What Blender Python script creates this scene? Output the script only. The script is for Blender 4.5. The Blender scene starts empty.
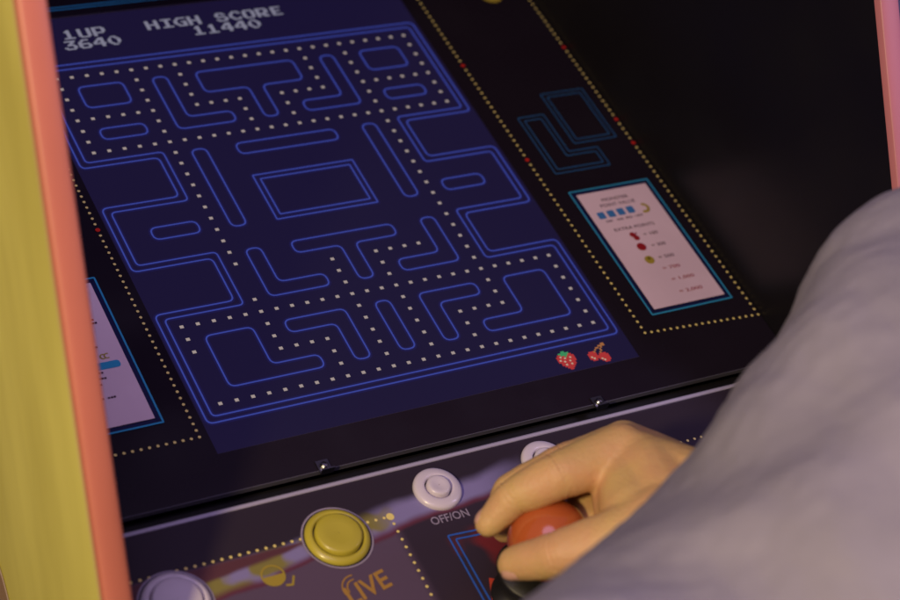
import bpy, bmesh, math, random
from mathutils import Vector, Matrix, noise
random.seed(7)
PI = math.pi
# ------------------------------------------------------------------ frame
# "cabinet coordinates": x right, y up along the sloping screen, z out of the screen (metres).
# The screen slopes back 40 degrees; world z is up, the floor is at world z = 0.
TILT = math.radians(39.7)
LIFT = 1.10
M = Matrix.Translation((0, 0, LIFT)) @ Matrix.Rotation(TILT, 4, 'X')
CR = ((0.8625787920870402, -0.4406422583180496, 0.24858042486470863),
      (0.17485790754275676, 0.7207193173995117, 0.6708117304406068),
      (-0.47474470993505397, -0.5351617192132877, 0.6987269815007234))
CP = Vector((-0.50126, -0.70493, 0.79711)); FOC = 1960.0
R3 = Matrix(CR)
def at(u, v, z=0.0):
    """point of the photograph -> cabinet coordinates on the plane z"""
    d = R3.transposed() @ Vector((u - 450, 300 - v, -FOC))
    return CP + d * ((z - CP.z) / d.z)
def G(x, h, up):
    """x, metres in front of the screen centre, metres above it -> cabinet coordinates"""
    s, c = math.sin(TILT), math.cos(TILT)
    return Vector((x, s * up - c * h, c * up + s * h))
scene = bpy.context.scene
COL = scene.collection
# ------------------------------------------------------------------ materials
def lin(c):
    return tuple(((v / 255) / 12.92 if v / 255 <= .04045 else ((v / 255 + .055) / 1.055) ** 2.4) for v in c)
def new_mat(name):
    m = bpy.data.materials.new(name); m.use_nodes = True
    nt = m.node_tree; b = nt.nodes['Principled BSDF']
    return m, nt, b
def mat(name, col, rough=.5, metal=0, spec=.5, bump=0, bscale=200, vary=0, vscale=8, coat=0, rvary=0, sss=0, col2=None, stretch=None):
    m, nt, b = new_mat(name)
    b.inputs['Base Color'].default_value = (*col, 1)
    b.inputs['Roughness'].default_value = rough
    b.inputs['Metallic'].default_value = metal
    b.inputs['Specular IOR Level'].default_value = spec
    b.inputs['Coat Weight'].default_value = coat
    b.inputs['Coat Roughness'].default_value = .12
    if sss:
        b.inputs['Subsurface Weight'].default_value = sss
        b.inputs['Subsurface Radius'].default_value = (.006, .003, .0015)
        b.inputs['Subsurface Scale'].default_value = 1
    tc = nt.nodes.new('ShaderNodeTexCoord')
    if bump:
        n = nt.nodes.new('ShaderNodeTexNoise'); n.inputs['Scale'].default_value = bscale; n.inputs['Detail'].default_value = 5
        bp = nt.nodes.new('ShaderNodeBump'); bp.inputs['Strength'].default_value = bump; bp.inputs['Distance'].default_value = .001
        nt.links.new(tc.outputs['Object'], n.inputs['Vector']); nt.links.new(n.outputs['Fac'], bp.inputs['Height'])
        nt.links.new(bp.outputs['Normal'], b.inputs['Normal'])
    if vary:
        n = nt.nodes.new('ShaderNodeTexNoise'); n.inputs['Scale'].default_value = vscale; n.inputs['Detail'].default_value = 4
        mx = nt.nodes.new('ShaderNodeMix'); mx.data_type = 'RGBA'
        mx.inputs['A'].default_value = (*[max(0, v * (1 - vary)) for v in col], 1)
        mx.inputs['B'].default_value = (*(col2 or [min(1, v * (1 + vary)) for v in col]), 1)
        mp_ = nt.nodes.new('ShaderNodeMapping'); mp_.inputs['Scale'].default_value = stretch or (1, 1, 1)
        rg = nt.nodes.new('ShaderNodeMapRange'); rg.inputs['From Min'].default_value = .35; rg.inputs['From Max'].default_value = .65
        nt.links.new(tc.outputs['Object'], mp_.inputs['Vector']); nt.links.new(mp_.outputs['Vector'], n.inputs['Vector'])
        nt.links.new(n.outputs['Fac'], rg.inputs['Value']); nt.links.new(rg.outputs['Result'], mx.inputs['Factor'])
        nt.links.new(mx.outputs['Result'], b.inputs['Base Color'])
    if rvary:
        n = nt.nodes.new('ShaderNodeTexNoise'); n.inputs['Scale'].default_value = 14; n.inputs['Detail'].default_value = 6
        mr = nt.nodes.new('ShaderNodeMapRange'); mr.inputs['From Min'].default_value = .35; mr.inputs['From Max'].default_value = .7
        mr.inputs['To Min'].default_value = rough; mr.inputs['To Max'].default_value = rough + rvary
        nt.links.new(tc.outputs['Object'], n.inputs['Vector']); nt.links.new(n.outputs['Fac'], mr.inputs['Value'])
        nt.links.new(mr.outputs['Result'], b.inputs['Roughness'])
    return m
def glow(name, rgb, k=1.0, rough=.2):
    m, nt, b = new_mat(name)
    b.inputs['Base Color'].default_value = (.006, .006, .008, 1)
    b.inputs['Roughness'].default_value = rough
    b.inputs['Specular IOR Level'].default_value = .35
    b.inputs['Emission Color'].default_value = (*lin(rgb), 1)
    b.inputs['Emission Strength'].default_value = k
    return m
M_display = glow('display_glass', (23, 17, 48), 1.0)
M_line = glow('display_blue_line', (50, 54, 120), 1.0)
M_line2 = glow('display_blue_line_bright', (54, 66, 150), 1.0)
M_halo = glow('display_blue_halo', (25, 21, 66), 1.0)
M_pellet = glow('display_cream_dot', (160, 145, 140))
M_score = glow('display_grey_text', (124, 122, 140))
M_fred = glow('display_red', (205, 60, 60), .62); M_fgreen = glow('display_green', (70, 170, 110), .62); M_fcream = glow('display_cream', (225, 195, 170), .62); M_fbrown = glow('display_brown', (190, 120, 70), .62)
M_black = mat('black_bezel_print', (.013, .009, .015), .17, spec=.5, rvary=.22)
M_inner = mat('black_side_laminate', (.007, .006, .008), .32, spec=.35, rvary=.15)
M_gap = mat('black_channel', (.006, .005, .006), .5)
M_card = mat('card_paper', lin((222, 196, 206)), .5, vary=.05, vscale=20)
M_cyan = mat('print_cyan', lin((50, 150, 190)), .4)
M_dimcyan = mat('print_dim_blue', lin((42, 98, 150)), .4)
M_deckblue = mat('print_mid_blue', lin((48, 98, 190)), .4)
M_dot = mat('print_dot_cream', lin((238, 220, 130)), .4)
M_reddot = mat('print_dot_red', lin((200, 40, 30)), .4)
M_ink = mat('print_ink', lin((70, 40, 60)), .5)
M_redink = mat('print_red', lin((150, 25, 35)), .5)
M_yelink = mat('print_yellow', lin((165, 145, 50)), .5)
M_blueink = mat('print_sky_blue', lin((60, 120, 180)), .5)
M_ltext = mat('print_white_lettering', lin((150, 140, 158)), .45)
M_live = mat('print_gold_lettering', lin((170, 130, 60)), .45)
M_yellow = mat('yellow_side_panel', (.56, .50, .075), .45, vary=.01, col2=(.80, .74, .15), vscale=9, stretch=(1, 1.6, .35), bump=.05, bscale=60)
M_trim = mat('orange_edge_trim', (.57, .175, .105), .42, vary=.06, vscale=9)
M_trimr = mat('pink_lit_edge_trim', (.52, .19, .20), .38, vary=.06)  # right trim: pink of the violet light is put into its base colour
M_trimline = mat('pale_trim_lip', (.72, .45, .30), .4)
M_artbrown = mat('print_brown', lin((150, 120, 80)), .45); M_artpale = mat('print_pale_line', lin((225, 200, 170)), .45)
M_edge = mat('deck_edge_gloss', (.62, .58, .72), .28, metal=.35)
M_plexi = mat('plexi_edge', (.09, .085, .11), .35)
M_btnyel = mat('yellow_button_plastic', (.50, .43, .045), .34, spec=.5, coat=.2)
M_btnwhite = mat('white_button_plastic', (.66, .60, .66), .3, spec=.5, coat=.2)
M_ball = mat('red_orange_ball_plastic', (.43, .100, .026), .15, spec=.5, coat=.4)
M_steel = mat('steel', (.6, .6, .62), .25, metal=1)
M_rubber = mat('black_rubber', (.010, .009, .010), .45)
M_skin = mat('skin', (.66, .45, .170), .5, spec=.4, bump=.45, bscale=520, vary=.04, col2=(.64, .37, .175), vscale=38, sss=.25)
M_nail = mat('fingernail', (.62, .36, .26), .3, spec=.5)
M_cloth = mat('grey_knit', (.315, .298, .335), .95, spec=.1, bump=.6, bscale=900, vary=.12, vscale=14)
M_floor = mat('floor_carpet', (.05, .04, .06), .9, vary=.3)
M_wall = mat('pale_wall_paint', (.50, .52, .66), .8, vary=.05)
M_wood = mat('black_laminate', (.02, .018, .02), .4)

def deck_material():
    m, nt, b = new_mat('deck_art_print')
    L = nt.links.new; N = nt.nodes.new
    at_ = N('ShaderNodeAttribute'); at_.attribute_name = 'cab'        # printed-sheet coordinates, metres
    sp = N('ShaderNodeSeparateXYZ'); L(at_.outputs['Vector'], sp.inputs[0])
    def math_(op, a, bb=None, c=None):
        n = N('ShaderNodeMath'); n.operation = op
        for i, v in enumerate((a, bb, c)):
            if v is None: continue
            if isinstance(v, (int, float)): n.inputs[i].default_value = v
            else: L(v, n.inputs[i])
        return n.outputs[0]
    def rng(v, a, bb, c=0, d=1):
        n = N('ShaderNodeMapRange'); n.interpolation_type = 'SMOOTHSTEP'
        L(v, n.inputs['Value'])
        for k, q in zip(('From Min', 'From Max', 'To Min', 'To Max'), (a, bb, c, d)): n.inputs[k].default_value = q
        return n.outputs['Result']
    def mix(f, a, bb):
        n = N('ShaderNodeMix'); n.data_type = 'RGBA'; L(f, n.inputs['Factor'])
        for k, v in (('A', a), ('B', bb)):
            if isinstance(v, tuple): n.inputs[k].default_value = (*lin(v), 1)
            else: L(v, n.inputs[k])
        return n.outputs['Result']
    nz = N('ShaderNodeTexNoise'); nz.inputs['Scale'].default_value = 26; nz.inputs['Detail'].default_value = 2; L(at_.outputs['Vector'], nz.inputs['Vector'])
    nz2 = N('ShaderNodeTexNoise'); nz2.inputs['Scale'].default_value = 55; nz2.inputs['Detail'].default_value = 1; L(at_.outputs['Vector'], nz2.inputs['Vector'])
    x, y = sp.outputs[0], sp.outputs[1]
    # signed distance above the swoosh's lower edge
    wob = math_('MULTIPLY', math_('SUBTRACT', nz.outputs['Fac'], .5), .012)
    d = math_('ADD', math_('SUBTRACT', y, math_('ADD', math_('MULTIPLY', x, .105), -.2300)), wob)
    right = rng(x, -.015, .035, 1, 0)
    base = mix(rng(x, -.070, -.062), (92, 76, 96), (54, 44, 56))
    base = mix(rng(y, -.2318, -.2296), base, (48, 40, 50))            # above the dotted line: near-black strip
    redn = math_('MULTIPLY', rng(nz.outputs['Fac'], .50, .62), math_('MULTIPLY', rng(x, -.055, -.035), rng(y, -.245, -.25)))
    base = mix(redn, base, (120, 42, 46))
    redl = math_('MULTIPLY', math_('MULTIPLY', rng(d, -.0035, -.0008), rng(d, .0035, .0008)), right)
    band = math_('MULTIPLY', math_('MULTIPLY', rng(d, -.0015, .0035), rng(d, .0165, .0090)), right)
    top = math_('MULTIPLY', math_('MULTIPLY', rng(d, .008, .011), rng(y, -.2300, -.2320)), rng(x, -.09, -.12))
    yel = math_('MULTIPLY', rng(nz2.outputs['Fac'], .44, .54), rng(x, -.055, -.08))
    c1 = mix(redl, base, (98, 50, 66))
    c2 = mix(band, c1, mix(yel, (136, 128, 172), (134, 126, 66)))
    c3 = mix(top, c2, (92, 56, 62))
    L(c3, b.inputs['Base Color'])
    b.inputs['Roughness'].default_value = .32; b.inputs['Specular IOR Level'].default_value = .45
    return m
M_deck = deck_material()
# ------------------------------------------------------------------ object helpers
BASE = {}
def thing(name, label, cat, base, group=None):
    o = bpy.data.objects.new(name, None); COL.objects.link(o)
    o.location = base; o.empty_display_size = .05
    o['label'] = label; o['category'] = cat
    if group: o['group'] = group
    BASE[o.name] = Vector(base)
    return o
def root_of(p):
    while p.parent: p = p.parent
    return p
def mk(name, verts, faces, mats, parent=None, mi=None, smooth=False, label=None, cab=False):
    """verts in cabinet coordinates -> one linked mesh object"""
    me = bpy.data.meshes.new(name)
    off = BASE[root_of(parent).name] if parent else Vector((0, 0, 0))
    me.from_pydata([tuple((M @ Vector(v)) - off) for v in verts], [], faces)
    if not isinstance(mats, (list, tuple)): mats = [mats]
    for m in mats: me.materials.append(m)
    if mi: me.polygons.foreach_set('material_index', mi)
    if smooth: me.polygons.foreach_set('use_smooth', [True] * len(me.polygons))
    if cab:
        a = me.attributes.new('cab', 'FLOAT_VECTOR', 'POINT')
        for i, v in enumerate(verts): a.data[i].vector = v
    me.validate(); me.update()
    o = bpy.data.objects.new(name, me); COL.objects.link(o)
    if parent: o.parent = parent
    if label: o['label'] = label
    return o
class Geo:
    def __init__(s): s.v = []; s.f = []; s.m = []
    def face(s, pts, mi=0):
        n = len(s.v); s.v += [tuple(p) for p in pts]; s.f.append(list(range(n, n + len(pts)))); s.m.append(mi)
    def grid(s, rows, mi=0, closed=True):
        n = len(s.v); k = len(rows[0])
        for r in rows: s.v += [tuple(p) for p in r]
        for i in range(len(rows) - 1):
            for j in range(k if closed else k - 1):
                s.f.append([n + i * k + j, n + i * k + (j + 1) % k, n + (i + 1) * k + (j + 1) % k, n + (i + 1) * k + j]); s.m.append(mi)
    def rect(s, x0, y0, x1, y1, z, mi=0): s.face([(x0, y0, z), (x1, y0, z), (x1, y1, z), (x0, y1, z)], mi)
    def disc(s, x, y, z, r, n=12, mi=0): s.face([(x + r * math.cos(2 * PI * i / n), y + r * math.sin(2 * PI * i / n), z) for i in range(n)], mi)
    def ring(s, x, y, z, r0, r1, n=40, mi=0, a0=0, a1=2 * PI):
        for i in range(n):
            t, u = a0 + (a1 - a0) * i / n, a0 + (a1 - a0) * (i + 1) / n
            s.face([(x + r0 * math.cos(t), y + r0 * math.sin(t), z), (x + r1 * math.cos(t), y + r1 * math.sin(t), z),
                    (x + r1 * math.cos(u), y + r1 * math.sin(u), z), (x + r0 * math.cos(u), y + r0 * math.sin(u), z)], mi)
    def stroke(s, pts, w, z, closed=False, mi=0):
        n = len(pts); P = [Vector((p[0], p[1])) for p in pts]; Lf = []; Rt = []
        for i in range(n):
            a = P[i - 1] if (i or closed) else None; b = P[(i + 1) % n] if (i < n - 1 or closed) else None
            d1 = (P[i] - a).normalized() if a is not None else None; d2 = (b - P[i]).normalized() if b is not None else None
            if d1 is None: d1 = d2
            if d2 is None: d2 = d1
            t = (d1 + d2); t = t.normalized() if t.length > 1e-6 else d1
            nn = Vector((-t.y, t.x)); k = w / 2 / max(.35, nn.dot(Vector((-d1.y, d1.x))))
            Lf.append(P[i] + nn * k); Rt.append(P[i] - nn * k)
        for i in range(n if closed else n - 1):
            j = (i + 1) % n
            s.face([(*Lf[i], z), (*Rt[i], z), (*Rt[j], z), (*Lf[j], z)], mi)
    def box(s, x0, y0, z0, x1, y1, z1, mi=0):
        c = [(x, y, z) for z in (z0, z1) for y in (y0, y1) for x in (x0, x1)]
        for f in ((0, 2, 3, 1), (4, 5, 7, 6), (0, 1, 5, 4), (2, 6, 7, 3), (0, 4, 6, 2), (1, 3, 7, 5)): s.face([c[i] for i in f], mi)
    def lathe(s, x, y, prof, n=56, mi=0):
        rows = [[(x + r * math.cos(2 * PI * i / n), y + r * math.sin(2 * PI * i / n), z) for i in range(n)] for r, z in prof]
        s.grid(rows, mi)
    def extrude(s, prof, x0, x1, mi=0):
        """closed (y,z) outline extruded along x"""
        s.grid([[(x0, p[0], p[1]) for p in prof], [(x1, p[0], p[1]) for p in prof]], mi)
        s.face([(x0, p[0], p[1]) for p in reversed(prof)], mi); s.face([(x1, p[0], p[1]) for p in prof], mi)
    def add(s, vs, fs, mi=0):
        n = len(s.v); s.v += vs; s.f += [[n + i for i in f] for f in fs]; s.m += [mi] * len(fs)
    def build(s, name, mats, parent=None, smooth=False, label=None, weld=False, cab=False):
        o = mk(name, s.v, s.f, mats, parent, s.m, smooth, label, cab)
        if weld:
            bm = bmesh.new(); bm.from_mesh(o.data); bmesh.ops.remove_doubles(bm, verts=bm.verts, dist=1e-5)
            bmesh.ops.recalc_face_normals(bm, faces=bm.faces); bm.to_mesh(o.data); bm.free()
        return o
def rounded(pts, r, k=4):
    out = []; n = len(pts)
    for i in range(n):
        p = Vector(pts[i]); a = Vector(pts[i - 1]); b = Vector(pts[(i + 1) % n])
        d1 = (a - p); d2 = (b - p); rr = min(r, d1.length * .5, d2.length * .5)
        A = p + d1.normalized() * rr; B = p + d2.normalized() * rr
        for j in range(k + 1):
            t = j / k; q = A * (1 - t) ** 2 + p * 2 * t * (1 - t) + B * t * t
            out.append((q.x, q.y))
    return out
def text_geo(g, s, size, x, y, z, rot=0, shear=0, mi=0, fit=None, space=1, ox=0):
    cu = bpy.data.curves.new('t', 'FONT'); cu.body = s; cu.size = 1; cu.resolution_u = 3; cu.shear = shear; cu.space_character = space; cu.offset = ox
    o = bpy.data.objects.new('t', cu); COL.objects.link(o)
    dg = bpy.context.evaluated_depsgraph_get(); me = bpy.data.meshes.new_from_object(o.evaluated_get(dg))
    xs = [v.co.x for v in me.vertices]; w = max(xs) - min(xs); x0 = min(xs)
    kx = (fit / w) if fit else size
    c, sn = math.cos(rot), math.sin(rot)
    vs = [(x + (v.co.x - x0) * kx * c - v.co.y * size * sn, y + (v.co.x - x0) * kx * sn + v.co.y * size * c, z) for v in me.vertices]
    g.add(vs, [list(p.vertices) for p in me.polygons], mi)
    bpy.data.objects.remove(o); bpy.data.meshes.remove(me); bpy.data.curves.remove(cu)

# ================================================================== SETTING
def struct(name, w):
    me = bpy.data.meshes.new(name); me.from_pydata(w[0], [], w[1]); me.materials.append(w[2])
    o = bpy.data.objects.new(name, me); COL.objects.link(o); o['kind'] = 'structure'; return o
struct('floor', ([(-4, -4, 0), (5, -4, 0), (5, 3, 0), (-4, 3, 0)], [(0, 1, 2, 3)], M_floor))
struct('wall', ([(-4, 2.2, 0), (5, 2.2, 0), (5, 2.2, 3), (-4, 2.2, 3), (-4, 2.3, 0), (5, 2.3, 0), (5, 2.3, 3), (-4, 2.3, 3)],
                [(0, 1, 2, 3), (5, 4, 7, 6), (3, 2, 6, 7)], M_wall))
# ================================================================== CABINET
CAB = thing('arcade_cabinet', 'yellow sided arcade cabinet with a lit blue maze screen and a button panel', 'arcade machine', (0, 0, 0))
XI, XO = .231, .2428           # side panels: inner and outer face
# ---- side panels: a board whose front edge is vertical
def side_panel(sx, hu, trim_mat, art):
    (ha, ua), (hb, ub) = hu
    def H(up): return ha + (hb - ha) * (up - ua) / (ub - ua)
    g = Geo()
    x0, x1 = sorted((sx * XI, sx * XO))
    prof = [(H(-1.10), -1.10), (H(.72), .72), (-.45, .72), (-.45, -1.10)]
    P = [G(0, a, b) for a, b in prof]
    g.grid([[(x0, p.y, p.z) for p in P], [(x1, p.y, p.z) for p in P]], 0)
    gi = Geo()
    fi = [(x0, p.y, p.z) for p in reversed(P)]; fo = [(x1, p.y, p.z) for p in P]
    g.face(fi, 1 if sx > 0 else 0); g.face(fo, 0 if sx > 0 else 1)
    sp = g.build('side_panel', [M_yellow, M_inner], CAB, label='yellow side panel with orange edging at the left' if sx < 0 else 'side panel with a black inner face and edging painted as pink-lit at the right')
    # T moulding: rounded strip over the front edge, with a thin pale lip at its outer side
    t = Geo(); n = 9; w0, w1 = x0 + .0004, x1 - .0012 if sx > 0 else x1 - .0004
    w0, w1 = (x0 - .0006, x1 + .0006)
    sec = [(w0, -.004)] + [((w0 + w1) / 2 - (w1 - w0) / 2 * math.cos(PI * i / n), .0016 * math.sin(PI * i / n) + .0004) for i in range(n + 1)] + [(w1, -.004)]
    rows = []
    for up in [-1.10 + 1.82 * i / 30 for i in range(31)]:
        rows.append([G(x, H(up) + e, up) for x, e in sec])
    t.grid(rows, 0, closed=False)
    tm = t.build('edge_trim', [trim_mat], sp, smooth=True)
    if art:
        l = Geo(); xo = sx * (XO + .0009)
        l.face([G(xo, H(-1.08) - .0052, -1.08), G(xo, H(-1.08) - .0040, -1.08), G(xo, H(.7) - .0040, .70), G(xo, H(.7) - .0052, .70)], 0)
        l.build('trim_lip', [M_trimline], sp)
        # printed figure-less artwork, a brown round shape with a pale outline, on the outer face
        a = Geo(); xo = sx * (XO + .0005)
        c = at_x(-8, 622, -XO); ch, cu = c
        def circ(r, k=48): return [G(xo, ch + r * math.cos(2 * PI * i / k), cu + r * 1.25 * math.sin(2 * PI * i / k)) for i in range(k)]
        a.face(circ(.0440), 0); a.build('side_art', [M_artbrown], sp)
        a = Geo(); A, B = circ(.0440), circ(.0460)
        for i in range(48): a.face([A[i], B[i], B[(i + 1) % 48], A[(i + 1) % 48]], 0)
        a.build('side_art_outline', [M_artpale], sp)
    return sp
def at_x(u, v, x):
    d = R3.transposed() @ Vector((u - 450, 300 - v, -FOC)); p = CP + d * ((x - CP.x) / d.x)
    s, c = math.sin(TILT), math.cos(TILT)
    return (-c * p.y + s * p.z, s * p.y + c * p.z)       # (h, up)
hl = (at_x(45, 0, -XI), at_x(131, 600, -XI)); hr = (at_x(880, 0, XI), at_x(897, 180, XI))
side_panel(-1, hl, M_trim, True)
side_panel(1, hr, M_trimr, False)
# ---- body boards
g = Geo(); P = [G(0, -.44, -1.09), G(0, -.42, -1.09), G(0, -.42, .71), G(0, -.44, .71)]
g.extrude([(p.y, p.z) for p in P], -XI, XI); g.build('back_panel', [M_wood], CAB)
P = [G(0, .205, -1.09), G(0, .22, -1.09), G(0, .22, -.235), G(0, .205, -.235)]
g = Geo(); g.extrude([(p.y, p.z) for p in P], -XI, XI); g.build('front_panel', [M_wood], CAB)
P = [G(0, -.41, .56), G(0, .20, .56), G(0, .20, .58), G(0, -.41, .58)]
g = Geo(); g.extrude([(p.y, p.z) for p in P], -XI, XI); g.build('marquee_underside', [M_wood], CAB)
# ---- bezel: black glossy board with a window
SX, SY0, SY1 = .1350, -.1632, .1853
g = Geo()
bx0, bx1, by0, by1 = -.2305, .2305, -.1880, .42
for (a, b, c, d) in ((bx0, by0, -SX, by1), (SX, by0, bx1, by1), (-SX, by0, SX, SY0), (-SX, SY1, SX, by1)):
    g.rect(a, b, c, d, 0)
for (x0, y0, x1, y1) in ((-SX, SY0, SX, SY0), (SX, SY0, SX, SY1), (SX, SY1, -SX, SY1), (-SX, SY1, -SX, SY0)):
    g.face([(x0, y0, 0), (x1, y1, 0), (x1, y1, -.0016), (x0, y0, -.0016)])
g.face([(bx0, by0, 0), (bx1, by0, 0), (bx1, by0, -.003), (bx0, by0, -.003)])
BEZ = g.build('bezel', [M_black], CAB)
g = Geo(); g.extrude([(-.1885, -.003), (-.1885, .0003), (-.1881, .0003), (-.1881, -.003)], bx0, bx1)
g.build('plexi_edge', [M_plexi], BEZ)
g = Geo(); g.rect(-SX + .0002, SY1 - .0009, SX - .0002, SY1 - .0001, -.0006)
M_lip = mat('window_lip_grey', (.06, .05, .065), .3); g.build('window_lip', [M_lip], BEZ)
g = Geo(); g.rect(-SX + .0002, SY0 + .0001, SX - .0002, SY0 + .0005, -.0006); g.build('window_lip', [M_lip], BEZ)
g = Geo(); g.face([(bx0, -.186, -.010), (bx1, -.186, -.010), (bx1, -.2035, -.010), (bx0, -.2035, -.010)]); g.build('channel', [M_gap], CAB)
# dotted borders printed on the bezel
ZP = .0005; PITCH = .00455
g = Geo()
def dotline(g, p, q, r=.00088, z=ZP, reds=(), pitch=PITCH):
    p, q = Vector(p), Vector(q); n = max(1, round((q - p).length / pitch))
    for i in range(n + 1):
        c = p.lerp(q, i / n); red = any((c - Vector(t)).length < pitch * .55 for t in reds)
        g.disc(c.x, c.y, z, r * (1.7 if red else 1), 10, 1 if red else 0)
reds = [at(*p).xy[:] for p in ((96, 230), (463, 65), (526, 160), (567, 48), (607, 122), (631, 145))]
LB, RB0, RB1, YB = -.1403, .1455, .2288, -.1505
dotline(g, (LB, YB), (LB, .34), reds=[(LB, r[1]) for r in reds[:1]])
dotline(g, (LB - PITCH, YB), (-.2285, YB + .001))
g.build('dotted_border', [M_dot, M_reddot], BEZ); g = Geo()
dotline(g, (RB0, .34), (.1470, -.1478), reds=[(RB0 - .001, r[1]) for r in reds[1:3]])
dotline(g, (.1470 + PITCH, -.1482), (RB1, -.1528))
dotline(g, (RB1, -.1528 + PITCH), (RB1 - .001, .34), reds=[(RB1 - .0005, r[1]) for r in reds[3:]])
g.build('dotted_border', [M_dot, M_reddot], BEZ)
# printed neon outlines
g = Geo()
def outl(g, pts, r, w, z, mi=0): g.stroke(rounded(pts, r), w, z, True, mi)
def inset(pts, d):
    n = len(pts); out = []
    for i in range(n):
        a, p, b = Vector(pts[i - 1]), Vector(pts[i]), Vector(pts[(i + 1) % n])
        d1 = (p - a).normalized(); d2 = (b - p).normalized()
        n1 = Vector((-d1.y, d1.x)); n2 = Vector((-d2.y, d2.x))
        k = (n1 + n2); k = k / max(.3, (1 + n1.dot(n2))); q = p + k * d; out.append((q.x, q.y))
    return out
A = [(.1868, .0100), (.2195, .0100), (.2195, .0575), (.1868, .0575)]
outl(g, A, .001, .0007, ZP); outl(g, inset(A, .0034), .001, .0007, ZP)
g.build('neon_outline', [M_dimcyan], BEZ); g = Geo()
A = [(.1594, -.0130), (.2012, -.0130), (.2012, .0040), (.1790, .0040), (.1790, .0395), (.1594, .0395)]
outl(g, A, .001, .0007, ZP); outl(g, inset(A, .0034), .001, .0007, ZP)
g.build('neon_outline', [M_dimcyan], BEZ); g = Geo()
g.stroke([(-.132, .1908), (.1325, .1908)], .0009, ZP); g.stroke([(-.132, .1932), (.1325, .1932)], .0009, ZP)
g.build('neon_outline', [M_cyan], BEZ)
g = Geo(); c = at(490, -5); g.disc(c.x, c.y, ZP, .0085, 24); g.build('yellow_print_spot', [M_yelink], BEZ)
# instruction cards
def card(x0, x1, left):
    y0, y1 = -.1362, -.0305
    g = Geo(); g.rect(x0 + .0034, y0 + .0034, x1 - .0034, y1 - .0034, .0009)
    c = g.build('instruction_card', [M_card], CAB, label='pale instruction card half hidden behind the orange edge, left of the screen' if left else 'pinkish card with a points list, fruit and small figures, right of the screen')
    g = Geo(); R = [(x0, y0), (x1, y0), (x1, y1), (x0, y1)]
    outl(g, R, .0003, .0011, .0007); g.build('card_border', [M_cyan], c)
    g = Geo(); R = inset([(x0, y0), (x1, y0), (x1, y1), (x0, y1)], .0019); outl(g, R, .0002, .0024, .0005)
    g.build('card_inner_line', [mat('print_navy', lin((22, 26, 70)), .4)], c)
    z = .0012
    if not left:
        t = Geo()
        def T(s, px, py, w, sz, mi=0):
            p = at(px, py); text_geo(t, s, sz, p.x, p.y, z, 0, 0, mi, fit=w)
        T('MONSTER', 602, 203, .020, .0038); T('POINT VALUE', 601, 209, .026, .0038, 0)
        T('200', 606, 224, .005, .0026); T('400', 617, 222, .005, .0026); T('800', 626, 220, .005, .0026); T('1600', 635, 218, .006, .0026)
        T('EXTRA POINTS', 615, 233, .030, .0036)
        for s, px, py, w in (('100', 649, 237, .0065), ('300', 657, 248, .0065), ('500', 664, 260, .0075)): T('= ' + s, px - 5, py, w + .004, .0036)
        for s, px, py, w in (('= 700', 663, 271, .013), ('= 1,000', 672, 282, .017), ('= 2,000', 680, 294, .017)): T(s, px, py, w, .0036, 1)
        t.build('card_lettering', [M_ink, M_redink], c)
        i = Geo()
        for k in range(4):
            p = at(601 + k * 9.6, 217 - k * 2.1); q = .0026
            i.face([(a, b, z) for a, b in rounded([(p.x - q, p.y - q * 1.1), (p.x + q, p.y - q * 1.1), (p.x + q, p.y + q * 1.1), (p.x - q, p.y + q * 1.1)], .001)], 0)
        p = at(643, 209); i.ring(p.x, p.y, z, .0022, .0042, 20, 1, -2.2, 1.6)
        p = at(632, 236); i.disc(p.x, p.y, z, .0021, 14, 2); p = at(636, 239); i.disc(p.x, p.y, z, .0021, 14, 2)
        p = at(634, 238); i.stroke([(p.x, p.y), (p.x + .003, p.y + .003)], .0007, z + .0002, mi=2)
        p = at(641, 248); i.disc(p.x, p.y, z, .0032, 14, 2)
        p = at(649, 261); i.disc(p.x, p.y, z, .0033, 14, 1); i.disc(p.x, p.y + .001, z + .0002, .0012, 10, 3)
        i.build('card_pictures', [M_blueink, M_yelink, M_redink, mat('print_olive', lin((110, 100, 30)), .5)], c)
    else:
        t = Geo()
        def bar(px, py, w, h=.0012, mi=0):
            p = at(px, py); n = int(w / .0016)
            for k in range(n):
                if random.random() < .85: t.rect(p.x - w + k * .0016, p.y - h / 2, p.x - w + k * .0016 + .0012, p.y + h / 2, z, mi)
        for a in ((99, 320, .030, .0013, 1), (99.5, 323.5, .030, .0013, 0), (100, 348, .030), (108, 373, .012), (112, 378, .022), (105, 385.5, .014), (120, 397, .026), (98, 400, .02)): bar(*a)
        t.build('card_small_print', [M_ink, M_redink], c)
        i = Geo(); p = at(120, 364)
        i.face([(a, b, z) for a, b in rounded([(p.x - .040, p.y - .0024), (p.x, p.y - .0024), (p.x, p.y + .0024), (p.x - .040, p.y + .0024)], .002)], 0)
        for k in range(2):
            p = at(103 + 4 * k, 358 - k); i.ring(p.x, p.y, z, .0012, .0019, 14, 1, 1, 5.2)
        i.build('card_pictures', [M_cyan, M_yelink], c)
card(.1594, .2193, False)
card(-.2193, -.1550, True)
g = Geo(); g.stroke([(-.2193, -.005), (-.158, -.005), (-.158, .034), (-.2193, .034)], .0009, ZP, True)
g.build('neon_outline', [M_cyan], BEZ)
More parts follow.
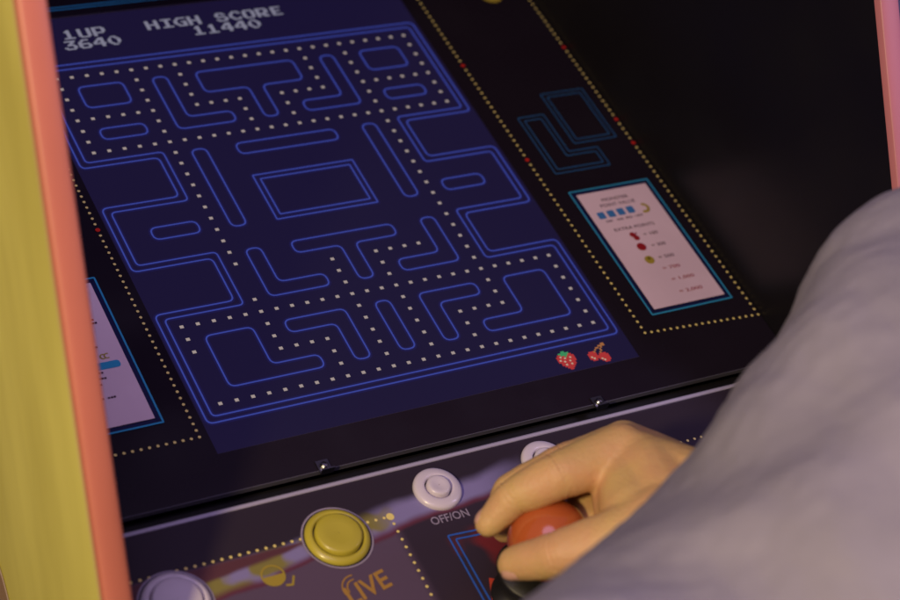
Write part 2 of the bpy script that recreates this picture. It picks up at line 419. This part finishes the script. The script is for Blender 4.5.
# bezel screws / clips near the lower edge
for px, py in ((325, 467), (600, 403)):
    p = at(px, py - 1, .002); p.y += .0006
    g = Geo(); g.box(p.x - .0036, p.y - .0037, .0001, p.x + .0036, p.y + .0042, .0010)
    g.box(p.x - .0036, p.y - .0044, .0001, p.x + .0036, p.y - .0036, .0046)
    cl = g.build('bezel_clip', [mat('dark_steel', (.30, .30, .33), .3, metal=1)], CAB)
    g = Geo(); g.lathe(p.x, p.y, [(0, .0032), (.0015, .0030), (.0023, .0022), (.0026, .0010)], 20); g.box(p.x - .0013, p.y - .0002, .0024, p.x + .0013, p.y + .0002, .00275)
    g.build('screw', [M_steel], cl, smooth=False)

# ---- screen
TW, TH = .00936 * 1.02651, .00936
def tx(c): return (c - 14) * TW
def ty(r): return (15.5 - r) * TH
g = Geo(); g.rect(-SX, SY0, SX, SY1, -.0015)
g.box(-SX - .004, SY0 - .004, -.030, SX + .004, SY1 + .004, -.0018)
SCR = g.build('screen', [M_display], CAB)
ZL = -.0012
# an invented maze: cells between the lanes are merged into blocks
XL = [1.5, 6.5, 9.5, 12.5, 15.5, 18.5, 21.5, 26.5]; YL = [1.5, 5.5, 8.5, 11.5, 14.5, 17.5, 20.5, 23.5, 26.5, 29.5]
CELLS = ['abcccde',
         'fbbcddi',
         'AghhhjB',
         'AgPPPjB',
         'kgPPPjl',
         'CmnnnoD',
         'CmmnooD',
         'sttuvvw',
         'sstuvww']
cells = {}
for r, row in enumerate(CELLS):
    for c, ch in enumerate(row): cells.setdefault(ch, set()).add((c, r))
def block_outline(cs):
    """cell set -> rectilinear polygon 1 tile inside the surrounding lanes"""
    xs = sorted({v for c, r in cs for v in (XL[c] + 1, XL[c + 1] - 1)}); ys = sorted({v for c, r in cs for v in (YL[r] + 1, YL[r + 1] - 1)})
    def inside(x, y):
        near = [(c, r) for c, r in cs if XL[c] + 1 < x < XL[c + 1] - 1 and YL[r] + 1 < y < YL[r + 1] - 1]
        if near: return True
        # bridges between merged neighbours
        for c, r in cs:
            if (c + 1, r) in cs and XL[c + 1] - 1 <= x <= XL[c + 1] + 1 and YL[r] + 1 < y < YL[r + 1] - 1: return True
            if (c, r + 1) in cs and YL[r + 1] - 1 <= y <= YL[r + 1] + 1 and XL[c] + 1 < x < XL[c + 1] - 1: return True
            if (c + 1, r) in cs and (c, r + 1) in cs and (c + 1, r + 1) in cs and XL[c + 1] - 1 <= x <= XL[c + 1] + 1 and YL[r + 1] - 1 <= y <= YL[r + 1] + 1: return True
        return False
    edges = {}
    for i in range(len(xs) - 1):
        for j in range(len(ys) - 1):
            if inside((xs[i] + xs[i + 1]) / 2, (ys[j] + ys[j + 1]) / 2):
                q = [(i, j), (i + 1, j), (i + 1, j + 1), (i, j + 1)]
                for k in range(4):
                    e = (q[k], q[(k + 1) % 4])
                    if (e[1], e[0]) in edges: del edges[(e[1], e[0])]
                    else: edges[e] = 1
    nxt = {a: b for a, b in edges}
    st = next(iter(nxt)); path = [st]; p = nxt[st]
    while p != st: path.append(p); p = nxt[p]
    out = []
    for k in range(len(path)):
        a, p, b = path[k - 1], path[k], path[(k + 1) % len(path)]
        if (a[0] == p[0] == b[0]) or (a[1] == p[1] == b[1]): continue
        out.append((tx(xs[p[0]]), ty(ys[p[1]])))
    return out
g = Geo(); hal = Geo()
LW = .00095
def wall(pts, r=.0042, w=LW):
    R = rounded(pts, r); g.stroke(R, w, ZL, True); hal.stroke(R, w * 3.4, ZL - .00015, True)
for ch, cs in cells.items():
    if ch in 'ABCDP': continue
    wall(block_outline(cs))
pen = block_outline(cells['P']); s = -1 if True else 1
wall(pen, .0006); 
def shrink(pts, d):
    a = inset(pts, d); b = inset(pts, -d)
    ar = lambda q: abs(sum(q[i - 1][0] * q[i][1] - q[i][0] * q[i - 1][1] for i in range(len(q))))
    return a if ar(a) < ar(b) else b
wall(shrink(pen, .0036), .0006)
# border with one notch on each side
def border(o):
    L_, R_, T_, B_ = .5 - o, 27.5 + o, .5 - o, 30.5 + o
    steps = []
    for r0, r1 in ((9.5, 13.5), (18.5, 22.5)):
        steps += [(0, r0 + o), (5.0 + .0, r0 + o), (5.0 + .0, r1 - o), (0, r1 - o)]
    pr = [(R_ - a, b) for a, b in steps]
    pl = [(L_ + a, b) for a, b in reversed(steps)]
    return [(tx(a), ty(b)) for a, b in [(L_, T_), (R_, T_)] + pr + [(R_, B_), (L_, B_)] + pl]
wall(border(.22), .0038)
wall(border(-.22), .0030)
hal.build('maze_border_glow', [M_halo], SCR); g.build('maze_border', [M_line2], SCR)
# dots along the lanes
def owner(c, r):
    return CELLS[r][c] if 0 <= c < 7 and 0 <= r < 9 else '#'
dots = set()
for i, X in enumerate(XL):
    for r in range(9):
        if owner(i - 1, r) == owner(i, r): continue
        for k in range(int(YL[r + 1] - YL[r]) + 1): dots.add((X, YL[r] + k))
for j, Y in enumerate(YL):
    for c in range(7):
        if owner(c, j - 1) == owner(c, j): continue
        for k in range(int(XL[c + 1] - XL[c]) + 1): dots.add((XL[c] + k, Y))
g = Geo()
for X, Y in dots:
    if 8.6 < Y < 20.2 and 7 < X < 21: continue
    if (8.6 < Y < 14.4 or 17.6 < Y < 23.4) and (X < 6 or X > 22): continue
    if 14 < Y < 18 and (X < 6 or X > 22): continue
    if 26 < Y < 29 and X < 2: continue
    if 19.9 < Y < 22 and 5.6 < X < 12: continue
    x, y = tx(X), ty(Y); q = .00112
    g.rect(x - q, y - q * .9, x + q, y + q * .9, ZL)
g.build('pellet_pattern', [M_pellet], SCR)
# bitmap lettering
FONT = {
 '0': ['..###..', '.#..##.', '##...##', '##...##', '##...##', '.##..#.', '..###..'],
 '1': ['..##...', '.###...', '..##...', '..##...', '..##...', '..##...', '######.'],
 '3': ['.######', '....##.', '...##..', '..####.', '.....##', '##...##', '.#####.'],
 '4': ['...###.', '..####.', '.##.##.', '##..##.', '#######', '....##.', '....##.'],
 '6': ['..####.', '.##....', '##.....', '######.', '##...##', '##...##', '.#####.'],
 'U': ['##...##', '##...##', '##...##', '##...##', '##...##', '##...##', '.#####.'],
 'P': ['######.', '##...##', '##...##', '##...##', '######.', '##.....', '##.....'],
 'H': ['##...##', '##...##', '##...##', '#######', '##...##', '##...##', '##...##'],
 'I': ['.######', '...##..', '...##..', '...##..', '...##..', '...##..', '.######'],
 'G': ['..#####', '.##....', '##.....', '##..###', '##...##', '.##..##', '..#####'],
 'S': ['.####..', '##..##.', '##.....', '.#####.', '.....##', '##...##', '.#####.'],
 'C': ['..####.', '.##..##', '##.....', '##.....', '##.....', '.##..##', '..####.'],
 'O': ['.#####.', '##...##', '##...##', '##...##', '##...##', '##...##', '.#####.'],
 'R': ['######.', '##...##', '##...##', '##..###', '#####..', '##.###.', '##..###'],
 'E': ['.######', '.##....', '.##....', '.#####.', '.##....', '.##....', '.######']}
g = Geo()
def bitmap(g, rows, c, r, pal=None, px=1 / 8):
    for j, row in enumerate(rows):
        i = 0
        while i < len(row):
            ch = row[i]
            if ch == '.': i += 1; continue
            k = i
            while k < len(row) and row[k] == ch: k += 1
            g.rect(tx(c + i * px), ty(r + (j + 1) * px), tx(c + k * px), ty(r + j * px), ZL, pal[ch] if pal else 0); i = k
def word(g, s, c, r):
    for k, ch in enumerate(s):
        if ch != ' ': bitmap(g, FONT[ch], c + k, r)
word(g, '1UP', 3.3, -3.0); word(g, '3640', 3.0, -1.95); g.build('score_lettering', [M_score], SCR); g = Geo(); word(g, 'HIGH SCORE', 9, -3.0); word(g, '11440', 12, -1.95)
g.build('score_lettering', [M_score], SCR)
STRAW = ['....GG......', '..GGGGGG....', '.RRGGGGRR...', 'RRCRRGRRRR..', 'RRRRCRRCRR..', 'RCRRRRRRRR..', 'RRRCRRCRRR..', '.RRRRRRRR...', '.RRCRRCRR...', '..RRRRRR....', '...RRRR.....', '....RR......']
CHERRY = ['..........BB', '........BBBB', '......BB.B..', '.....B..B...', '.RRRB...B...', 'RRRRR..B....', 'RRRRR.RRRR..', 'RCRRRRRRRRR.', 'RRCRRRRRRRR.', '.RRR.RCRRRR.', '......RCRRR.', '.......RRR..']
g = Geo(); pal = {'R': 0, 'G': 1, 'C': 2, 'B': 3}
p = at(553.5, 352); cc, rr = 14 + p.x / TW, 15.5 - p.y / TH
bitmap(g, STRAW, cc, rr, pal); g.build('strawberry_picture', [M_fred, M_fgreen, M_fcream, M_fbrown], SCR); g = Geo(); p = at(583, 345.5); bitmap(g, CHERRY, 14 + p.x / TW, 15.5 - p.y / TH, pal)
g.build('cherry_picture', [M_fred, M_fgreen, M_fcream, M_fbrown], SCR)

# ---- control deck
ZD = .006
g = Geo()
y0 = -.2020
edge = [(y0 + .0016 - .0022 * (1 - math.cos(a)) , ZD - .0024 * (1 - math.sin(a))) for a in [PI / 2 * i / 6 for i in range(7)]]
prof = [(-.3150, -.012), (-.3150, ZD - .004), (-.3120, ZD)] + [(y0 - .0010, ZD)] + [(y0 + .0012, ZD - .0006), (y0 + .0020, ZD - .0022), (y0 + .0020, -.012)]
g.extrude(prof, -.2302, .2302)
DECK = g.build('control_panel', [M_deck], CAB, cab=True)
g = Geo(); g.extrude([(y0 + .0021, ZD - .004), (y0 + .0021, ZD - .0018), (y0 + .0014, ZD - .0002), (y0 + .0004, ZD + .0006), (y0 - .0012, ZD + .0007), (y0 - .0014, ZD + .0001), (y0, ZD - .004)], -.2303, .2303)
g.build('panel_edge', [M_edge], DECK)
ZQ = ZD + .0003
g = Geo()
dotline(g, (-.2090, -.2292), (-.0700, -.2297), .00085, ZQ, pitch=.0048)
g.build('dotted_border', [M_dot], DECK); g = Geo()
dotline(g, (-.0665, -.2345), (-.0677, -.3100), .00085, ZQ, pitch=.0052)
g.build('dotted_border', [M_dot], DECK); g = Geo()
dotline(g, (.1050, -.2305), (.2250, -.2300), .00085, ZQ, pitch=.0048)
g.build('dotted_border', [M_dot], DECK); g = Geo(); g.disc(-.0665, -.2298, ZQ, .0022, 16); g.build('dotted_border', [M_dot], DECK)
g = Geo()
for k in (0, .0032):
    g.stroke(rounded([(-.0421 + k, -.3120), (-.0421 + k, -.2496 - k), (.0900, -.2580 - k), (.1000 - k, -.3120)], .001)[:-5] , .0010, ZQ)
g.build('blue_outline', [M_deckblue], DECK)
g = Geo(); a, b = at(432, 524, ZD), at(471, 518, ZD)
text_geo(g, 'OFF/ON', .0068, a.x, -.2413, ZQ, 0, fit=.0225, ox=.012)
g.build('switch_lettering', [M_ltext], DECK)
g = Geo(); a = at(353, 606, ZD)
text_geo(g, 'LIVE', .0150, a.x, a.y, ZQ, math.radians(12), .1, fit=.0265, ox=.02)
c = at(357, 588, ZD)
for r in (.0050, .0076): g.ring(c.x, c.y, ZQ + .0001, r - .0004, r + .0004, 12, 0, math.radians(85), math.radians(200))
g.build('gold_lettering', [M_live], DECK)
g = Geo(); c = at(273, 576, ZD); g.ring(c.x, c.y, ZQ, .0054, .0064, 30, 0)
g.face([(c.x + .0054 * math.cos(t), c.y + .0054 * math.sin(t), ZQ) for t in [PI + PI * i / 12 for i in range(13)]], 0)
g.stroke([(c.x + .0040, c.y - .0072), (c.x + .0075, c.y - .0078), (c.x + .0100, c.y - .0030)], .0012, ZQ)
g.build('printed_badge', [M_yelink], DECK)
c = at(502, 588, ZD); g = Geo(); g.face([(c.x - .004, c.y + .0075, ZQ), (c.x - .010, c.y - .008, ZQ), (c.x + .016, c.y - .016, ZQ), (c.x + .014, c.y - .002, ZQ)])
g.build('orange_print', [mat('print_orange', lin((190, 70, 50)), .4)], DECK)
# push buttons
def arc(r0, z0, r1, z1, k=5):
    return [(r0 + (r1 - r0) * math.sin(PI / 2 * i / k), z0 + (z1 - z0) * (1 - math.cos(PI / 2 * i / k))) for i in range(k + 1)]
def push_button(px, py, r, pr, m, label, outline, zc=0):
    p = at(px, py, ZD + zc)
    g = Geo(); z = ZD
    g.lathe(p.x, p.y, [(r, z), (r, z + .0012), (r - .0004, z + .0021), (r - .0014, z + .0028), (pr + .0022, z + .0034), (pr + .0010, z + .0032), (pr + .0006, z + .0012), (pr + .0005, z + .0002)])
    b = g.build('push_button', [m], CAB, smooth=True, label=label)
    g = Geo(); g.lathe(p.x, p.y, [(pr, z + .0004), (pr, z + .0042), (pr - .0005, z + .0050), (pr - .0014, z + .0054), (pr * .5, z + .0050), (.0002, z + .0048)])
    g.build('plunger', [m], b, smooth=True)
    if outline:
        g = Geo(); g.ring(p.x, p.y, ZQ + .0002, r + .0008, r + .0018, 60); g.build('printed_ring', [M_ltext], b)
        g = Geo(); g.ring(p.x, p.y, ZQ + .0001, r - .0005, r + .0009, 60); g.build('shadow_ring', [M_black], b)  # dark ring: shadow round the button's flange, painted on the deck
push_button(338, 536, .0172, .0124, M_btnyel, 'large yellow push button', True, .002)
push_button(177, 602, .0174, .0126, M_btnwhite, 'large white push button at the panel corner', True, .002)
push_button(437.5, 489, .0134, .0066, M_btnwhite, 'small white push button above the OFF/ON lettering', False, .001)
push_button(545, 461, .0134, .0066, M_btnwhite, 'small white push button behind the index finger', False, .001)
# joystick
BALL = at(549, 540, .055); BR = .0208
g = Geo(); base = Vector((BALL.x, BALL.y, ZD))
g.lathe(base.x, base.y, [(.0165, ZD + .0003), (.0162, ZD + .0022), (.0120, ZD + .0034), (.0095, ZD + .008), (.0110, ZD + .0105), (.0098, ZD + .013), (.0115, ZD + .0160), (.0185, ZD + .0205), (.0198, ZD + .0225), (.0190, ZD + .0242), (.0045, ZD + .0250)], 56)
JOY = g.build('joystick', [M_rubber], CAB, smooth=True, label='joystick with a red orange ball top')
g = Geo(); g.lathe(base.x, base.y, [(.0040, ZD + .020), (.0040, BALL.z - BR * .9)], 24); g.build('shaft', [M_steel], JOY, smooth=True)
g = Geo(); g.lathe(base.x, base.y, [(.0001, BALL.z + BR)] + [(BR * math.sin(t), BALL.z + BR * math.cos(t)) for t in [PI * i / 40 for i in range(1, 38)]] + [(.0075, BALL.z - BR - .0010), (.0041, BALL.z - BR - .0012)], 64)
g.build('ball_top', [M_ball], JOY, smooth=True)

# ================================================================== PERSON
PB = M @ Vector((.42, -.55, 0)); PBASE = (M @ G(.40, .62, -1.10))
PER = thing('person', 'person in a grey jumper, one hand closed on the orange joystick ball', 'person', tuple(PBASE))
def capsule_chain(bm, chain, seg=20, ball=True):
    """tapered tube with round ends through (point, radius[, flatten-vector, ratio])"""
    for (p, r), (q, s) in zip(chain, chain[1:]):
        p, q = Vector(p), Vector(q); d = (q - p); L = d.length
        if L < 1e-6: continue
        w = d.normalized(); u = w.orthogonal().normalized(); v = w.cross(u)
        rows = []
        for i in range(7):
            t = PI / 2 * i / 6; rows.append((p - w * r * math.cos(t), max(1e-5, r * math.sin(t))))
        for i in range(7):
            t = PI / 2 * i / 6; rows.append((q + w * s * math.sin(t), max(1e-5, s * math.cos(t))))
        vs = [[bm.verts.new(c + (u * math.cos(2 * PI * k / seg) + v * math.sin(2 * PI * k / seg)) * rr) for k in range(seg)] for c, rr in rows]
        for a, b in zip(vs, vs[1:]):
            for k in range(seg): bm.faces.new((a[k], a[(k + 1) % seg], b[(k + 1) % seg], b[k]))
        bm.faces.new(vs[0][::-1]); bm.faces.new(vs[-1])
def blend(name, chains, voxel, smooth_n, material, parent, disp=None):
    bm = bmesh.new()
    for c in chains: capsule_chain(bm, c)
    me = bpy.data.meshes.new('tmp'); bm.to_mesh(me); bm.free()
    o = bpy.data.objects.new('tmp', me); COL.objects.link(o)
    r = o.modifiers.new('r', 'REMESH'); r.mode = 'VOXEL'; r.voxel_size = voxel
    s = o.modifiers.new('s', 'SMOOTH'); s.factor = .5; s.iterations = smooth_n
    dg = bpy.context.evaluated_depsgraph_get(); m2 = bpy.data.meshes.new_from_object(o.evaluated_get(dg))
    vs = [v.co.copy() for v in m2.vertices]; ns = [v.normal.copy() for v in m2.vertices]
    if disp: vs = [v + n * disp(v) for v, n in zip(vs, ns)]
    fs = [list(p.vertices) for p in m2.polygons]
    bpy.data.objects.remove(o); bpy.data.meshes.remove(me); bpy.data.meshes.remove(m2)
    return mk(name, vs, fs, material, parent, smooth=True)
dirv = Vector((.50, .475, -.73)).normalized()
imc, ip, idp, it = at(622, 451, .092), at(558, 476, .085), at(514, 497, .070), at(489, 523, .057)
wr = at(712, 498, .104)
def sh(v, k, e=(0, 0, 0)): return v + dirv * k + Vector(e)
idx = [(imc, .0140), (ip, .0122), (idp, .0098), (it, .0074)]
mmc, mp, md, mt = sh(imc, .021, (.002, 0, .002)), sh(ip, .023, (.004, .002, .004)), BALL + Vector((-.006, .031, .002)), BALL + Vector((-.010, .025, -.014))
rmc, rp, rd, rt = sh(imc, .041, (.004, 0, 0)), sh(ip, .042, (.010, 0, .002)), BALL + Vector((-.004, .034, -.006)), BALL + Vector((-.006, .024, -.020))
pmc, pp, pd, pt = sh(imc, .058, (.008, -.002, -.002)), sh(ip, .056, (.022, -.002, -.002)), BALL + Vector((.014, .034, -.014)), BALL + Vector((.008, .024, -.024))
tc_, tm, ti, tt = at(664, 522, .103), at(612, 540, .092), at(557, 555, .078), at(515, 564, .060)
chains = [idx, [(mmc, .0130), (mp, .0112), (md, .0096), (mt, .0080)], [(rmc, .0125), (rp, .0105), (rd, .0090), (rt, .0076)],
          [(pmc, .0112), (pp, .0092), (pd, .0080), (pt, .0068)],
          [(tc_, .0190), (tm, .0140), (ti, .0116), (tt, .0088)],
          [(imc, .0130), (wr, .0210)], [(mmc, .0135), (sh(wr, .012), .0200)], [(rmc, .0130), (sh(wr, .022), .0190)], [(pmc, .0120), (sh(wr, .030), .0170)],
          [(at(628, 470, .088), .0160), (at(636, 514, .094), .0175)], [(at(640, 490, .086), .0150), (wr, .0200)],
          [(sh(imc, .03), .012), (sh(tc_, .02), .017)], [(at(648, 474, .094), .0190), (at(668, 506, .100), .0200)], [(at(615, 480, .080), .0130), (at(622, 520, .082), .0130)],
          [(at(590, 500, .050), .0120), (at(604, 528, .058), .0130)],
          [(wr, .0225), (at(770, 540, .150), .0280)], [(sh(wr, .022), .0205), (at(785, 520, .135), .0280)],
          [(at(770, 540, .150), .0290), (at(925, 400, .205), .0340), (G(.33, .50, -.03), .040), (G(.36, .64, .20), .050)]]
CREASE = []
for a, b, c in ((imc, ip, idp), (ip, idp, it), (tm, ti, tt), (mmc, mp, md)):
    ax = (c - a).normalized()
    for o, k in ((-.0022, .5), (0, 1), (.0024, .55)): CREASE.append((b + ax * o, ax, k * 1.3))
def skin_disp(v):
    q = 0
    for p, ax, k in CREASE:
        if (v - p).length < .016:
            d = (v - p).dot(ax) + .0008 * noise.noise(v * 160)
            q -= .00055 * k * math.exp(-(d / .00075) ** 2)
    return q + .00050 * noise.noise(v * 75) + .00012 * noise.noise(v * 320)
blend('body', chains, .0011, 18, M_skin, PER, skin_disp)
# fingernail on the thumb, seen edge-on at its tip
def nail(tip, prev, up, r, w=.0058, l=.0100):
    d = (tip - prev).normalized(); n = (up - d * up.dot(d)).normalized(); s = d.cross(n)
    g = Geo(); rows = []
    for i in range(7):
        a = (i / 6 - .38) * l
        rows.append([tip + d * a + s * (w * (j / 8 - .5) * 2 * (1 - .35 * (max(0, i - 4) / 2) ** 2)) * .95 + n * (r * (1 - .30 * ((j / 8 - .5) * 2) ** 2) + .0003 - (.0020 * ((i - 2) / 4) ** 2 if i > 2 else 0)) for j in range(9)])
    g.grid(rows, 0, closed=False); o = g.build('fingernail', [M_nail], PER, smooth=True)
    so = o.modifiers.new('so', 'SOLIDIFY'); so.thickness = .0006; so.offset = -1
view = (CP - tt).normalized()
nail(tt, ti, Vector((-.25, -.80, .35)), .0088, .0050, .0090)
nail(it, idp, Vector((-.35, .80, .35)), .0072, .0046, .0080)
# jumper: forearm sleeve, upper arm and body
S = at(952, 332, .22); W = at(735, 530, .135); E2 = at(588, 756, .20)
T1, T2, T3 = G(.30, .66, -.55), G(.32, .70, -.10), G(.34, .72, .22)
jump = [[(W, .0345), (at(792, 472, .150), .0395), (S, .0715)], [(W, .0350), (E2, .0600)], [(at(720, 620, .165), .0420), (at(860, 520, .190), .0850)], [(at(790, 540, .185), .0500), (at(900, 480, .215), .0850)], [(at(700, 650, .190), .0560), (at(850, 640, .215), .0850)], [(at(770, 510, .178), .0420), (at(930, 400, .225), .0760)], [(at(760, 590, .195), .0520), (at(930, 560, .230), .0860)], [(at(840, 500, .215), .0620), (at(960, 430, .235), .0800)], [(at(792, 472, .150), .0390), (at(680, 700, .18), .0650)], [(S, .0715), (G(.33, .50, -.03), .078), (G(.36, .64, .24), .085)],
        [(E2, .0560), (at(900, 760, .20), .09), (T1 + Vector((0, 0, .0)), .13)], [(T1, .15), (T2, .16), (T3, .13)], [(S, .072), (at(900, 700, .16), .10)], [(at(800, 560, .15), .055), (E2, .056)],
        [(at(900, 700, .16), .10), (T2, .14)], [(at(728, 432, .150), .0115), (at(760, 500, .150), .040)]]
def fold(v):  # soft creases of the knit
    a = v - W
    t = a.x * .8 + a.y * -.35 + a.z * .5
    u = a.x * .35 + a.y * .85 - a.z * .2
    f = .0017 * noise.noise(Vector((u * 13, t * 4.5, 1.3))) + .0012 * noise.noise(Vector((u * 34, t * 9, 7.1))) + .0009 * noise.noise(v * 120)
    return f
blend('jumper', jump,   .0042, 70, M_cloth, PER, fold)

# ================================================================== LIGHT
w = bpy.data.worlds.new('World'); scene.world = w; w.use_nodes = True
bg = w.node_tree.nodes['Background']; bg.inputs['Color'].default_value = (.42, .30, .58, 1); bg.inputs['Strength'].default_value = .27
def area(name, pos, tgt, size, power, col):
    l = bpy.data.lights.new(name, 'AREA'); l.shape = 'DISK'; l.size = size; l.energy = power; l.color = col
    o = bpy.data.objects.new(name, l); COL.objects.link(o)
    o.location = M @ pos; o.rotation_euler = ((M @ tgt) - (M @ pos)).to_track_quat('-Z', 'Y').to_euler()
    return o
area('warm_lamp', G(-1.15, 1.15, .30), G(-.05, .1, -.1), .13, 15, (1, .78, .40))
area('violet_lamp', G(1.15, 1.35, .75), G(-.1, .1, -.05), .60, 19, (.70, .58, 1))
area('lilac_lamp', G(-.6, 1.25, .8), G(-.1, .2, -.1), .9, 6.0, (.80, .60, 1))

# ================================================================== CAMERA
cam = bpy.data.cameras.new('camera'); co = bpy.data.objects.new('camera', cam); COL.objects.link(co)
cam.sensor_width = 36; cam.lens = 36 * FOC / 900; cam.clip_start = .02; cam.clip_end = 50
rot = (M.to_3x3() @ R3.transposed()).to_4x4()
co.matrix_world = Matrix.Translation(M @ CP) @ rot
cam.dof.use_dof = True; cam.dof.focus_distance = 1.08; cam.dof.aperture_fstop = 6.3
scene.camera = co
scene.view_settings.view_transform = 'Standard'; scene.view_settings.look = 'None'; scene.view_settings.gamma = 1; scene.view_settings.exposure = 0
